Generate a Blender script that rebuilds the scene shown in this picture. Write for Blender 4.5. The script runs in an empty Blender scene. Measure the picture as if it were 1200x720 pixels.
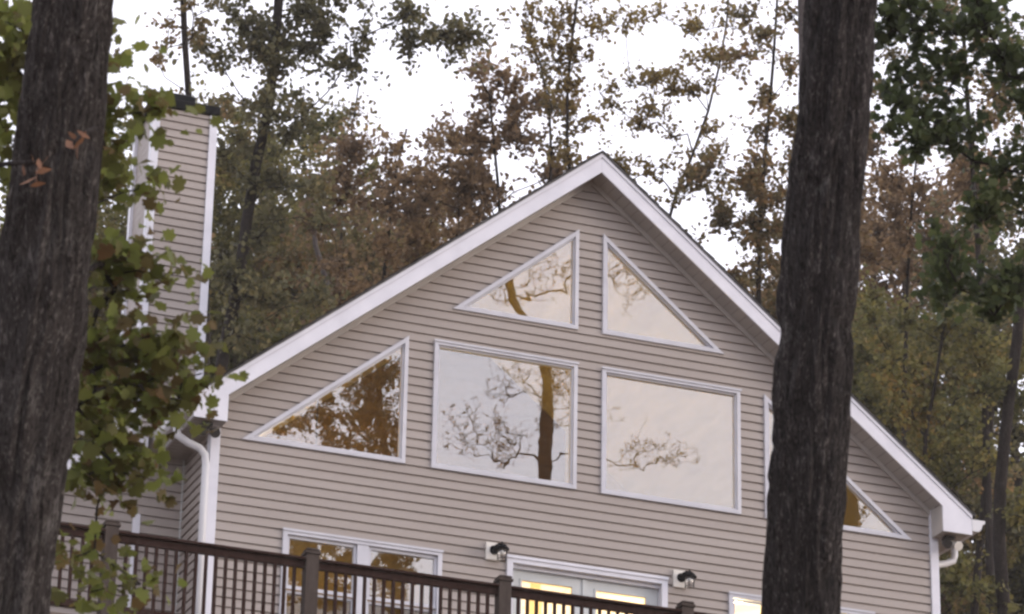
import bpy, math
import numpy as np
from mathutils import Matrix

# ------------------------------------------------------------------ camera, sky, sun, exposure
S = bpy.context.scene
COL = S.collection
CAM = np.array([-14.3431, -34.324, -5.1419])
YAW, PITCH, ROLL, FPX = 0.3713, 0.394, 0.0196, 4000.0
_cy, _sy = math.cos(YAW), math.sin(YAW)
FWD = np.array([_sy * math.cos(PITCH), _cy * math.cos(PITCH), math.sin(PITCH)])
_r0 = np.array([_cy, -_sy, 0.0]); _u0 = np.cross(_r0, FWD)
RIGHT = math.cos(ROLL) * _r0 + math.sin(ROLL) * _u0
UP = -math.sin(ROLL) * _r0 + math.cos(ROLL) * _u0
cam = bpy.data.objects.new('camera', bpy.data.cameras.new('camera'))
COL.objects.link(cam)
cam.matrix_world = Matrix(((RIGHT[0], UP[0], -FWD[0], CAM[0]), (RIGHT[1], UP[1], -FWD[1], CAM[1]),
                           (RIGHT[2], UP[2], -FWD[2], CAM[2]), (0, 0, 0, 1)))
cam.data.sensor_width = 36.0
cam.data.lens = FPX / 1200.0 * 36.0
cam.data.clip_start = 0.2
cam.data.clip_end = 3000.0
S.camera = cam
cam.data.dof.use_dof = True
cam.data.dof.focus_distance = 42.0
cam.data.dof.aperture_fstop = 7.0

SUN_EL, SUN_AZ = 6.0, 122.0          # degrees, azimuth clockwise from +Y: low sun behind the viewer, to the right
w = bpy.data.worlds.new('World'); S.world = w; w.use_nodes = True
nt = w.node_tree
bg = nt.nodes['Background']
sky = nt.nodes.new('ShaderNodeTexSky'); sky.sky_type = 'NISHITA'; sky.sun_disc = False
sky.sun_elevation = math.radians(SUN_EL); sky.sun_rotation = math.radians(SUN_AZ)
sky.air_density = 1.0; sky.dust_density = 2.5; sky.ozone_density = 1.0
hsv = nt.nodes.new('ShaderNodeHueSaturation'); hsv.inputs['Saturation'].default_value = 0.7
nt.links.new(sky.outputs[0], hsv.inputs['Color'])
# a thin high overcast mixed into the clear sky
ovc = nt.nodes.new('ShaderNodeMixRGB'); ovc.inputs[0].default_value = 0.76
ovc.inputs[2].default_value = (6.95, 6.8, 7.65, 1)
nt.links.new(hsv.outputs[0], ovc.inputs[1])
nt.links.new(ovc.outputs[0], bg.inputs['Color'])
bg.inputs['Strength'].default_value = 0.10
sl = bpy.data.lights.new('sun', 'SUN'); sl.energy = 0.5; sl.angle = math.radians(18); sl.color = (1.0, 0.90, 0.82)
so = bpy.data.objects.new('sun', sl); COL.objects.link(so)
az, el = math.radians(SUN_AZ), math.radians(SUN_EL)
sd = np.array([math.sin(az) * math.cos(el), math.cos(az) * math.cos(el), math.sin(el)])
from mathutils import Vector
so.rotation_euler = Vector((-sd).tolist()).to_track_quat('-Z', 'Y').to_euler()
S.view_settings.view_transform = 'Standard'
S.view_settings.look = 'None'
S.view_settings.exposure = 1.48
S.view_settings.gamma = 1.0
S.view_settings.use_curve_mapping = False
S.render.engine = 'CYCLES'
S.cycles.filter_width = 2.6
S.cycles.max_bounces = 8
S.cycles.transparent_max_bounces = 16
S.cycles.caustics_reflective = False
S.cycles.caustics_refractive = False


# ------------------------------------------------------------------ helpers
def W(px, py, depth):
    """world point seen at (px, py) of the 1200x720 photograph at a given depth"""
    return CAM + depth * (FWD + RIGHT * (px - 600) / FPX - UP * (py - 360) / FPX)


def tag(o, label=None, cat=None, group=None, kind=None):
    for k, v in (('label', label), ('category', cat), ('group', group), ('kind', kind)):
        if v:
            o[k] = v
    return o


def empty(name, loc, label=None, cat=None, group=None):
    o = bpy.data.objects.new(name, None); COL.objects.link(o)
    o.location = [float(c) for c in loc]; o.empty_display_size = 0.2
    return tag(o, label, cat, group)


def link(name, me, mat, parent=None, smooth=False):
    o = bpy.data.objects.new(name, me); COL.objects.link(o)
    for m in (mat if isinstance(mat, (list, tuple)) else [mat]):
        me.materials.append(m)
    if smooth:
        me.polygons.foreach_set('use_smooth', np.ones(len(me.polygons), bool))
    if parent is not None:
        o.parent = parent
        if parent.parent is None and parent.type == 'EMPTY':
            o.location = -np.array(parent.location)
    return o


class MB:
    """collects polygons; build() links them as ONE mesh object (all coordinates are world coordinates)"""
    def __init__(s): s.v = []; s.f = []
    def poly(s, pts):
        b = len(s.v); s.v += [tuple(float(c) for c in p) for p in pts]; s.f.append(tuple(range(b, b + len(pts))))
    def solid(s, v, f):
        b = len(s.v); s.v += [tuple(float(c) for c in p) for p in v]; s.f += [tuple(b + i for i in q) for q in f]
    def box(s, x0, x1, y0, y1, z0, z1, ch=0.0):
        if ch <= 0:
            v = [(x0, y0, z0), (x1, y0, z0), (x1, y1, z0), (x0, y1, z0), (x0, y0, z1), (x1, y0, z1), (x1, y1, z1), (x0, y1, z1)]
            s.solid(v, [(3, 2, 1, 0), (4, 5, 6, 7), (0, 1, 5, 4), (1, 2, 6, 5), (2, 3, 7, 6), (3, 0, 4, 7)])
        else:
            c = ch
            r = lambda d, z: [(x0 + d, y0 + d, z), (x1 - d, y0 + d, z), (x1 - d, y1 - d, z), (x0 + d, y1 - d, z)]
            rings = [r(c, z0), r(0, z0 + c), r(0, z1 - c), r(c, z1)]
            v = sum(rings, []); f = [(3, 2, 1, 0), (12, 13, 14, 15)]
            for k in range(3):
                for i in range(4):
                    j = (i + 1) % 4; f.append((4 * k + i, 4 * k + j, 4 * k + 4 + j, 4 * k + 4 + i))
            s.solid(v, f)
    def prism(s, pts_xz, y0, y1):
        """polygon in the xz plane extruded along y"""
        n = len(pts_xz)
        v = [(x, y0, z) for x, z in pts_xz] + [(x, y1, z) for x, z in pts_xz]
        f = [tuple(range(n)), tuple(range(2 * n - 1, n - 1, -1))] + [(i, n + i, n + (i + 1) % n, (i + 1) % n) for i in range(n)]
        s.solid(v, f)
    def tube(s, pts, radii, n=10, cap=True):
        pts = np.asarray(pts, float); radii = np.broadcast_to(np.asarray(radii, float), (len(pts),))
        t = np.gradient(pts, axis=0); t /= np.linalg.norm(t, axis=1)[:, None] + 1e-9
        a = np.array([0.31, 0.87, 0.38]); v = []
        for p, r, d in zip(pts, radii, t):
            e1 = np.cross(d, a); e1 /= np.linalg.norm(e1); e2 = np.cross(d, e1)
            for k in range(n):
                th = 2 * math.pi * k / n; v.append(p + r * (math.cos(th) * e1 + math.sin(th) * e2))
        f = []
        for i in range(len(pts) - 1):
            for k in range(n):
                j = (k + 1) % n; f.append((i * n + k, i * n + j, (i + 1) * n + j, (i + 1) * n + k))
        if cap:
            f += [tuple(range(n - 1, -1, -1)), tuple(range((len(pts) - 1) * n, len(pts) * n))]
        s.solid(v, f)
    def build(s, name, mat, parent=None, smooth=False):
        me = bpy.data.meshes.new(name); me.from_pydata(s.v, [], s.f); me.update()
        return link(name, me, mat, parent, smooth)


def np_mesh(name, verts, faces_list):
    """faces_list: list of (M,k) int arrays"""
    me = bpy.data.meshes.new(name)
    me.vertices.add(len(verts)); me.vertices.foreach_set('co', np.ascontiguousarray(verts, np.float32).ravel())
    loops = np.concatenate([f.ravel() for f in faces_list]).astype(np.int32)
    tot = np.concatenate([np.full(len(f), f.shape[1], np.int32) for f in faces_list])
    st = np.concatenate([[0], np.cumsum(tot)[:-1]]).astype(np.int32)
    me.loops.add(len(loops)); me.loops.foreach_set('vertex_index', loops)
    me.polygons.add(len(tot)); me.polygons.foreach_set('loop_start', st); me.polygons.foreach_set('loop_total', tot)
    me.update(calc_edges=True)
    return me


def _hash(i, j, k, seed):
    n = (i * 374761393 + j * 668265263 + k * 1440662683 + seed * 974711) & 0x7fffffff
    n = ((n ^ (n >> 13)) * 1274126177) & 0x7fffffff
    return ((n ^ (n >> 16)) & 0xffff) / 65535.0


def vnoise(p, seed=0):
    p = np.asarray(p, float); i = np.floor(p).astype(np.int64); f = p - i; f = f * f * (3 - 2 * f)
    r = 0
    for a in (0, 1):
        for b in (0, 1):
            for c in (0, 1):
                wgt = (f[..., 0] if a else 1 - f[..., 0]) * (f[..., 1] if b else 1 - f[..., 1]) * (f[..., 2] if c else 1 - f[..., 2])
                r = r + wgt * _hash(i[..., 0] + a, i[..., 1] + b, i[..., 2] + c, seed)
    return r


# ------------------------------------------------------------------ materials
def mat_base(name):
    m = bpy.data.materials.new(name); m.use_nodes = True
    t = m.node_tree; return m, t, t.nodes['Principled BSDF']


def N(t, kind, **kw):
    n = t.nodes.new(kind)
    for k, v in kw.items(): setattr(n, k, v)
    return n


def ramp(t, fac, stops, interp='LINEAR'):
    r = N(t, 'ShaderNodeValToRGB'); r.color_ramp.interpolation = interp
    e = r.color_ramp.elements
    while len(e) < len(stops): e.new(0.5)
    for q, (p, c) in zip(e, stops): q.position = p; q.color = (*c, 1)
    t.links.new(fac, r.inputs[0]); return r


def noisy(name, c0, c1, scale=(1, 1, 1), nscale=3.0, rough=0.6, detail=6, bump=0.0, spec=0.3, bscale=None, p=(0.3, 0.7)):
    m, t, b = mat_base(name)
    tc = N(t, 'ShaderNodeTexCoord'); mp = N(t, 'ShaderNodeMapping'); mp.inputs['Scale'].default_value = scale
    t.links.new(tc.outputs['Object'], mp.inputs[0])
    nz = N(t, 'ShaderNodeTexNoise'); nz.inputs['Scale'].default_value = nscale; nz.inputs['Detail'].default_value = detail
    t.links.new(mp.outputs[0], nz.inputs['Vector'])
    r = ramp(t, nz.outputs['Fac'], [(p[0], c0), (p[1], c1)])
    t.links.new(r.outputs[0], b.inputs['Base Color'])
    b.inputs['Roughness'].default_value = rough; b.inputs['Specular IOR Level'].default_value = spec
    if bump:
        n2 = N(t, 'ShaderNodeTexNoise'); n2.inputs['Scale'].default_value = bscale or nscale * 4; n2.inputs['Detail'].default_value = 4
        t.links.new(mp.outputs[0], n2.inputs['Vector'])
        bm = N(t, 'ShaderNodeBump'); bm.inputs['Strength'].default_value = bump; bm.inputs['Distance'].default_value = 0.02
        t.links.new(n2.outputs['Fac'], bm.inputs['Height']); t.links.new(bm.outputs[0], b.inputs['Normal'])
    return m


def leaf_mat(name, stops, transl=0.35, rough=0.55, patch=0.5):
    """colour differs from leaf to leaf (random per island) and from bough to bough (noise)"""
    m, t, b = mat_base(name)
    g = N(t, 'ShaderNodeNewGeometry'); tc = N(t, 'ShaderNodeTexCoord')
    nz = N(t, 'ShaderNodeTexNoise'); nz.inputs['Scale'].default_value = 0.45; nz.inputs['Detail'].default_value = 3
    t.links.new(tc.outputs['Object'], nz.inputs['Vector'])
    mr = N(t, 'ShaderNodeMapRange'); mr.inputs[1].default_value = 0.3; mr.inputs[2].default_value = 0.7
    t.links.new(nz.outputs['Fac'], mr.inputs[0])
    mx = N(t, 'ShaderNodeMix'); mx.inputs[0].default_value = patch
    t.links.new(g.outputs['Random Per Island'], mx.inputs[2]); t.links.new(mr.outputs[0], mx.inputs[3])
    r = ramp(t, mx.outputs[0], stops)
    t.links.new(r.outputs[0], b.inputs['Base Color'])
    b.inputs['Roughness'].default_value = rough; b.inputs['Specular IOR Level'].default_value = 0.25
    tr = N(t, 'ShaderNodeBsdfTranslucent'); t.links.new(r.outputs[0], tr.inputs['Color'])
    ms = N(t, 'ShaderNodeMixShader'); ms.inputs[0].default_value = transl
    out = t.nodes['Material Output']
    t.links.new(b.outputs[0], ms.inputs[1]); t.links.new(tr.outputs[0], ms.inputs[2]); t.links.new(ms.outputs[0], out.inputs['Surface'])
    return m


def emit_mat(name, col, strength):
    m, t, b = mat_base(name)
    b.inputs['Base Color'].default_value = (0.8, 0.75, 0.65, 1)
    b.inputs['Emission Color'].default_value = (*col, 1); b.inputs['Emission Strength'].default_value = strength
    return m


def glass_mat(name, refl=0.34, tint=(0.92, 0.92, 0.9), wav=0.0):
    """coated window glass: a mirror part and a clear part, slightly wavy"""
    m, t, b = mat_base(name); t.nodes.remove(b)
    tr = N(t, 'ShaderNodeBsdfTransparent'); tr.inputs[0].default_value = (*tint, 1)
    gl = N(t, 'ShaderNodeBsdfGlossy'); gl.inputs['Roughness'].default_value = 0.0; gl.inputs['Color'].default_value = (1, 1, 1, 1)
    tc = N(t, 'ShaderNodeTexCoord'); nz = N(t, 'ShaderNodeTexNoise'); nz.inputs['Scale'].default_value = 2.2; nz.inputs['Detail'].default_value = 1.5
    t.links.new(tc.outputs['Object'], nz.inputs['Vector'])
    bm = N(t, 'ShaderNodeBump'); bm.inputs['Strength'].default_value = 1.0; bm.inputs['Distance'].default_value = wav
    t.links.new(nz.outputs['Fac'], bm.inputs['Height']); t.links.new(bm.outputs[0], gl.inputs['Normal'])
    ms = N(t, 'ShaderNodeMixShader'); ms.inputs[0].default_value = refl
    t.links.new(tr.outputs[0], ms.inputs[1]); t.links.new(gl.outputs[0], ms.inputs[2])
    t.links.new(ms.outputs[0], t.nodes['Material Output'].inputs['Surface'])
    return m


def bark_mat(name, dark, mid, pale, scale=1.0, lichen=0.5, rough=0.95, lich_col=(0.115, 0.11, 0.107), lp=(0.60, 0.70)):
    """furrowed bark: fine upright streaks, broader plates, pale lichen patches"""
    m, t, b = mat_base(name)
    tc = N(t, 'ShaderNodeTexCoord')
    def nz(sc, det, ro, zs):
        mp = N(t, 'ShaderNodeMapping'); mp.inputs['Scale'].default_value = (scale, scale, scale * zs)
        t.links.new(tc.outputs['Object'], mp.inputs[0])
        n = N(t, 'ShaderNodeTexNoise'); n.inputs['Scale'].default_value = sc; n.inputs['Detail'].default_value = det; n.inputs['Roughness'].default_value = ro
        n.inputs['Distortion'].default_value = .4
        t.links.new(mp.outputs[0], n.inputs['Vector']); return n.outputs['Fac']
    fine, broad, blot = nz(78, 5, .65, .13), nz(17, 4, .6, .22), nz(4.2, 8, .7, .8)
    ad = N(t, 'ShaderNodeMix'); ad.inputs[0].default_value = .28; t.links.new(fine, ad.inputs[2]); t.links.new(broad, ad.inputs[3])
    r1 = ramp(t, ad.outputs[0], [(0.40, dark), (0.50, mid), (0.55, mid), (0.62, pale)])
    r2 = ramp(t, blot, [(lp[0], (0, 0, 0)), (lp[1], (lichen, lichen, lichen))])
    mk = N(t, 'ShaderNodeMath', operation='MULTIPLY'); t.links.new(r2.outputs[0], mk.inputs[0])
    r3 = ramp(t, fine, [(0.42, (.15, .15, .15)), (0.56, (1, 1, 1))]); t.links.new(r3.outputs[0], mk.inputs[1])
    mx = N(t, 'ShaderNodeMixRGB'); t.links.new(mk.outputs[0], mx.inputs[0]); t.links.new(r1.outputs[0], mx.inputs[1])
    mx.inputs[2].default_value = (*lich_col, 1)
    t.links.new(mx.outputs[0], b.inputs['Base Color'])
    b.inputs['Roughness'].default_value = rough; b.inputs['Specular IOR Level'].default_value = 0.12
    bm = N(t, 'ShaderNodeBump'); bm.inputs['Strength'].default_value = 1.0; bm.inputs['Distance'].default_value = 0.02
    t.links.new(ad.outputs[0], bm.inputs['Height']); t.links.new(bm.outputs[0], b.inputs['Normal'])
    return m


M = {}
M['siding'] = noisy('taupe_vinyl_siding', (0.300, 0.264, 0.241), (0.350, 0.311, 0.286), (0.15, 1, 1.2), 2.2, 0.55, 5, 0.08, 0.25, 30)
M['trim'] = noisy('white_vinyl_trim', (0.56, 0.56, 0.61), (0.64, 0.64, 0.69), (1, 1, 1), 4, 0.4, 4, 0.0, 0.35)
M['trim_dull'] = noisy('off_white_door_paint', (0.46, 0.48, 0.48), (0.54, 0.56, 0.56), (1, 1, 1), 4, 0.45, 4)
M['window'] = noisy('white_window_vinyl', (0.46, 0.46, 0.50), (0.53, 0.53, 0.57), (1, 1, 1), 4, 0.4, 4, 0.0, 0.35)
M['soffit'] = noisy('vented_vinyl_soffit', (0.35, 0.325, 0.305), (0.42, 0.39, 0.365), (1, 1, 1), 2.5, 0.6, 4)
M['shingle'] = noisy('asphalt_shingles', (0.035, 0.033, 0.033), (0.085, 0.08, 0.078), (1, 1, 1), 9, 0.9, 8, 0.6)
M['gutter'] = noisy('white_gutter_metal', (0.54, 0.54, 0.56), (0.62, 0.62, 0.64), (1, 1, 1), 3, 0.35, 4)
M['rail'] = noisy('dark_brown_composite', (0.025, 0.0135, 0.011), (0.042, 0.024, 0.020), (3, 3, 1), 6, 0.85, 5, 0.1, 0.06)
M['post'] = noisy('grey_brown_composite', (0.048, 0.038, 0.033), (0.072, 0.058, 0.051), (3, 3, 1), 6, 0.85, 5, 0.1, 0.08)
M['deck'] = noisy('deck_boards', (0.10, 0.075, 0.06), (0.16, 0.125, 0.10), (1, 8, 1), 5, 0.7, 5, 0.2)
M['blackmetal'] = noisy('black_painted_metal', (0.004, 0.004, 0.0045), (0.009, 0.009, 0.010), (1, 1, 1), 8, 0.75, 4, 0.0, 0.12)
M['darkmetal'] = noisy('weathered_dark_metal', (0.015, 0.014, 0.014), (0.04, 0.036, 0.034), (1, 1, 1), 7, 0.5, 5)
M['lampplate'] = noisy('almond_plastic', (0.60, 0.57, 0.52), (0.68, 0.65, 0.60), (1, 1, 1), 6, 0.5, 3)
M['pine'] = noisy('knotty_pine_boards', (0.40, 0.29, 0.072), (0.54, 0.42, 0.125), (1.2, 0.25, 1.2), 5, 0.5, 6, 0.05)
M['loft'] = noisy('stained_log_wall', (0.13, 0.080, 0.032), (0.22, 0.14, 0.058), (0.3, 1, 2), 5, 0.5, 6)
M['cream'] = noisy('cream_wall_paint', (0.62, 0.52, 0.36), (0.70, 0.60, 0.43), (1, 1, 1), 2, 0.7, 3)
M['foundation'] = noisy('grey_block', (0.22, 0.21, 0.2), (0.30, 0.29, 0.275), (1, 1, 1), 6, 0.9, 6, 0.3)
M['glass'] = glass_mat('coated_window_glass', 0.19, (0.95, 0.95, 0.94), 0.0009)
M['screen_glass'] = glass_mat('screened_window_glass', 0.07, (0.6, 0.6, 0.58), 0.0006)
M['jar'] = glass_mat('clear_lamp_glass', 0.12, (0.95, 0.95, 0.95), 0.0)
M['lampglow'] = emit_mat('lit_lamp_shade', (1.0, 0.78, 0.42), 6.0)
M['ground'] = noisy('leaf_litter', (0.055, 0.036, 0.02), (0.17, 0.105, 0.055), (1, 1, 1), 1.3, 0.95, 10, 0.6, 0.1, 14)
M['bark_left'] = bark_mat('grey_oak_bark', (0.014, 0.012, 0.0115), (0.038, 0.033, 0.031), (0.125, 0.113, 0.107), 1.0, 0.85, .95, (.115, .107, .102), (.52, .66))
M['bark_right'] = bark_mat('dark_oak_bark', (0.011, 0.0098, 0.0098), (0.031, 0.0272, 0.0265), (0.110, 0.098, 0.095), 1.0, 0.8, .95, (.13, .125, .122), (.60, .68))
M['bark'] = bark_mat('forest_bark', (0.012, 0.0095, 0.009), (0.028, 0.023, 0.021), (0.055, 0.048, 0.045), 0.7, 0.25)
M['bark_pale'] = bark_mat('pale_forest_bark', (0.05, 0.043, 0.042), (0.095, 0.083, 0.08), (0.14, 0.125, 0.12), 0.7, 0.3)

OL = [(0.15, (0.07, 0.074, 0.027)), (0.45, (0.15, 0.144, 0.049)), (0.75, (0.238, 0.201, 0.064)), (0.95, (0.335, 0.21, 0.064))]
RU = [(0.15, (0.12, 0.084, 0.055)), (0.45, (0.231, 0.156, 0.089)), (0.75, (0.323, 0.221, 0.116)), (0.95, (0.332, 0.271, 0.11))]
GB = [(0.15, (0.097, 0.085, 0.042)), (0.5, (0.187, 0.151, 0.069)), (0.75, (0.274, 0.178, 0.083)), (0.95, (0.324, 0.193, 0.078))]
GR = [(0.15, (0.076, 0.073, 0.04)), (0.5, (0.143, 0.137, 0.068)), (0.8, (0.223, 0.19, 0.086)), (0.95, (0.291, 0.194, 0.078))]
DG = [(0.15, (0.036, 0.048, 0.021)), (0.5, (0.069, 0.092, 0.034)), (0.85, (0.123, 0.142, 0.051)), (0.97, (0.255, 0.189, 0.064))]
FG = [(0.05, (0.117, 0.047, 0.028)), (0.17, (0.138, 0.085, 0.036)), (0.36, (0.117, 0.113, 0.033)), (0.72, (0.165, 0.193, 0.044)), (0.97, (0.261, 0.261, 0.068))]
YL = [(0.15, (0.127, 0.089, 0.035)), (0.5, (0.216, 0.152, 0.053)), (0.8, (0.265, 0.202, 0.069)), (0.97, (0.177, 0.184, 0.063))]
L = {k: leaf_mat(n, s, tr, 0.55, pa) for k, n, s, tr, pa in (
    ('olive', 'olive_leaves', OL, .55, .55), ('rust', 'rust_leaves', RU, .6, .5), ('greybrown', 'grey_brown_leaves', GB, .6, .5),
    ('greygreen', 'grey_green_leaves', GR, .5, .5), ('dark', 'dark_green_leaves', DG, .5, .4), ('front', 'turning_maple_leaves', FG, .5, .35),
    ('yellow', 'yellow_brown_leaves', YL, .65, .4))}
M['dead_leaf'] = noisy('dry_brown_leaf', (0.12, 0.055, 0.03), (0.22, 0.11, 0.06), (1, 1, 1), 12, 0.7, 4)


# ------------------------------------------------------------------ ground
def gz(x, y):
    x = np.asarray(x, float); y = np.asarray(y, float)
    z = np.interp(y, [-400, -120, -60, -34, -20, -8, -3, 12, 30, 60, 110, 200, 400],
                  [-34, -20, -12, -6.9, -3.4, 0.6, 2.2, 2.6, 4.2, 7.5, 9.0, 2.0, -10])
    n = vnoise(np.stack([x * .09, y * .09, 0 * x], -1), 3) - .5 + .35 * (vnoise(np.stack([x * .4, y * .4, 0 * x], -1), 4) - .5)
    flat = np.clip((np.hypot(np.clip(np.abs(x + 1) - 7, 0, None), np.clip(np.abs(y - 4) - 8, 0, None))) / 8, 0, 1)
    return z + n * 1.3 * flat


def make_ground():
    a = np.sinh(np.linspace(-3.2, 3.2, 141)) / math.sinh(3.2)
    xs = a * 500; ys = a * 400 - 6
    X, Y = np.meshgrid(xs, ys); Z = gz(X, np.clip(Y, -400, 400))
    n = len(xs); v = np.stack([X, Y, Z], -1).reshape(-1, 3)
    i = np.arange(n - 1); I, J = np.meshgrid(i, i); b = (J * n + I).ravel()
    f = np.stack([b, b + 1, b + n + 1, b + n], 1)
    tag(link('ground', np_mesh('ground', v, [f]), M['ground'], smooth=True), kind='structure')


make_ground()

# ------------------------------------------------------------------ thin haze added to lighten the forest, in place of lens glare
def make_haze(density):
    mb = MB(); mb.box(-520, 520, -420, 410, -60, 52)
    m = bpy.data.materials.new('added_veil_haze'); m.use_nodes = True; t = m.node_tree; t.nodes.clear()
    out = t.nodes.new('ShaderNodeOutputMaterial'); pv = t.nodes.new('ShaderNodeVolumePrincipled')
    pv.inputs['Density'].default_value = density; pv.inputs['Color'].default_value = (.95, .90, .84, 1)
    t.links.new(pv.outputs[0], out.inputs['Volume'])
    tag(mb.build('haze', m), kind='stuff')


make_haze(0.00045)

# ------------------------------------------------------------------ house
B, ZA, P, OH = 4.498, 12.19, 0.7956, 0.344
DEPTH = 10.0; ZF = 5.0; ZB = 2.2
COURSE, LIP = 0.1085, 0.025
house = empty('house', (0, 0, ZF), 'taupe clapboard gabled house with white trim and big trapezoid and triangle windows', 'house')


def x_int(poly, z):
    xs = []
    for (x0, z0), (x1, z1) in zip(poly, poly[1:] + poly[:1]):
        if (z0 <= z < z1) or (z1 <= z < z0):
            xs.append(x0 + (x1 - x0) * (z - z0) / (z1 - z0))
    return (min(xs), max(xs)) if len(xs) >= 2 else None


def siding(mb, outline, holes, place, z_start, LIP=LIP):
    """lapped courses over a convex outline minus convex holes; place(u, depth, z) -> world point; depth is outwards"""
    z0, z1 = min(p[1] for p in outline), max(p[1] for p in outline)
    brk = sorted({round(p[1], 5) for q in [outline] + holes for p in q})
    k0 = math.floor((z0 - z_start) / COURSE)
    prof = [(0.0, LIP), (0.74, LIP * 0.88), (0.80, 0.004), (1.0, 0.0)]
    for k in range(k0, int((z1 - z_start) / COURSE) + 2):
        c0 = z_start + k * COURSE
        zs = [c0 + t * COURSE for t, _ in prof]
        cuts = sorted({z for z in brk if c0 < z < c0 + COURSE} | set(zs))
        dep = lambda z: float(np.interp((z - c0) / COURSE, [t for t, _ in prof], [d for _, d in prof]))
        first = True
        for a, b in zip(cuts[:-1], cuts[1:]):
            if b - a < 1e-6 or a < z0 - 1e-6 or b > z1 + 1e-6: continue
            ea, eb = a + 1e-6, b - 1e-6
            oa, ob = x_int(outline, ea), x_int(outline, eb)
            if not oa or not ob: continue
            iv = [(oa, ob)]; hs = []
            for h in holes:
                ha, hb = x_int(h, ea), x_int(h, eb)
                if ha and hb: hs.append((ha, hb))
            hs.sort()
            la, lb = oa[0], ob[0]; segs = []
            for ha, hb in hs:
                segs.append(((la, ha[0]), (lb, hb[0]))); la, lb = ha[1], hb[1]
            segs.append(((la, oa[1]), (lb, ob[1])))
            for (p0, p1), (q0, q1) in segs:
                if p1 - p0 < 1e-5 and q1 - q0 < 1e-5: continue
                mb.poly([place(p0, dep(a + 1e-9), a), place(p1, dep(a + 1e-9), a), place(q1, dep(b - 1e-9), b), place(q0, dep(b - 1e-9), b)])
                if abs(a - c0) < 1e-6:      # underside of the lap
                    mb.poly([place(p0, 0, a), place(p1, 0, a), place(p1, LIP, a), place(p0, LIP, a)])


# window outlines (x, z) on the front wall, measured corner by corner
XI = 0.1578
def mir(p): return [(-x, z) for x, z in reversed(p)]
W_UP = [(-XI - 1.5648, 10.0118), (-XI, 10.0118), (-XI, 11.2911)]
W_RECT = [(-1.9374, 8.0228), (-XI, 8.0228), (-XI, 9.5763), (-1.9374, 9.5763)]
W_LOW = [(-4.1802, 8.0228), (-2.2571, 8.0228), (-2.2571, 9.5763)]
W_DBL = [(-3.6545, 5.62), (-1.7776, 5.62), (-1.7776, 7.0374), (-3.6545, 7.0374)]
DOOR = [(-0.9944, ZF), (0.9944, ZF), (0.9944, 7.1016), (-0.9944, 7.1016)]
HOLES = [W_UP, mir(W_UP), W_RECT, mir(W_RECT), W_LOW, mir(W_LOW), W_DBL, mir(W_DBL), DOOR]


def inset(poly, d):
    n = len(poly); out = []
    A = sum(poly[i][0] * poly[(i + 1) % n][1] - poly[(i + 1) % n][0] * poly[i][1] for i in range(n))
    s = 1 if A > 0 else -1
    for i in range(n):
        p0, p1, p2 = (np.array(poly[(i + k) % n], float) for k in (-1, 0, 1))
        e0 = (p1 - p0) / np.linalg.norm(p1 - p0); e1 = (p2 - p1) / np.linalg.norm(p2 - p1)
        n0 = s * np.array([-e0[1], e0[0]]); n1 = s * np.array([-e1[1], e1[0]])
        k = (n0 + n1) / (1 + n0 @ n1)
        out.append(tuple(p1 + d * k))
    return out


def ring(mb, poly, prof):
    """a frame following the outline: prof is a list of (inset, y) and runs from the outer wall edge to the glass"""
    rs = [[(x, y, z) for x, z in inset(poly, d)] for d, y in prof]
    n = len(poly)
    for a, b in zip(rs[:-1], rs[1:]):
        for i in range(n):
            j = (i + 1) % n; mb.poly([a[i], a[j], b[j], b[i]])


def wall_outline(zb, b=B, off=0.0):
    e = ZA - 0.235 - P * b
    return [(-b, zb), (b, zb), (b, e), (0, ZA - 0.235), (-b, e)]


mb = MB()
siding(mb, wall_outline(4.35), HOLES, lambda u, d, z: (u, -d, z), 8.0228 - COURSE * 40)
mb.build('front_wall', M['siding'], house)
# basement wall under the siding
mb = MB(); mb.box(-B + 0.03, B - 0.03, 0.0, 0.25, ZB - 1.0, 4.35); mb.build('foundation', M['foundation'], house)

# side walls and back wall
mb = MB()
ze = ZA - 0.235 - P * B
SIDE_H = [(0.0, 4.35), (DEPTH, 4.35), (DEPTH, ze), (0.0, ze)]
siding(mb, SIDE_H, [], lambda u, d, z: (-B - d, u, z), 8.0228 - COURSE * 40)
mb.build('side_wall', M['siding'], house)
mb = MB()
siding(mb, SIDE_H, [], lambda u, d, z: (B + d, u, z), 8.0228 - COURSE * 40)
mb.build('side_wall', M['siding'], house)
mb = MB()
siding(mb, wall_outline(3.0), [], lambda u, d, z: (u, DEPTH + d, z), 8.0228 - COURSE * 40)
mb.build('back_wall', M['siding'], house)

# corner boards
for sx in (-1, 1):
    mb = MB()
    x0, x1 = sorted((sx * (B + 0.044), sx * (B - 0.062)))
    mb.box(x0, x1, -0.044, -0.004, 4.3, ze + 0.10)
    xa, xb = sorted((sx * (B + 0.044), sx * (B + 0.004)))
    mb.box(xa, xb, -0.004, 0.10, 4.3, ze - 0.02)
    mb.build('corner_board', M['trim'], house)

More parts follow.
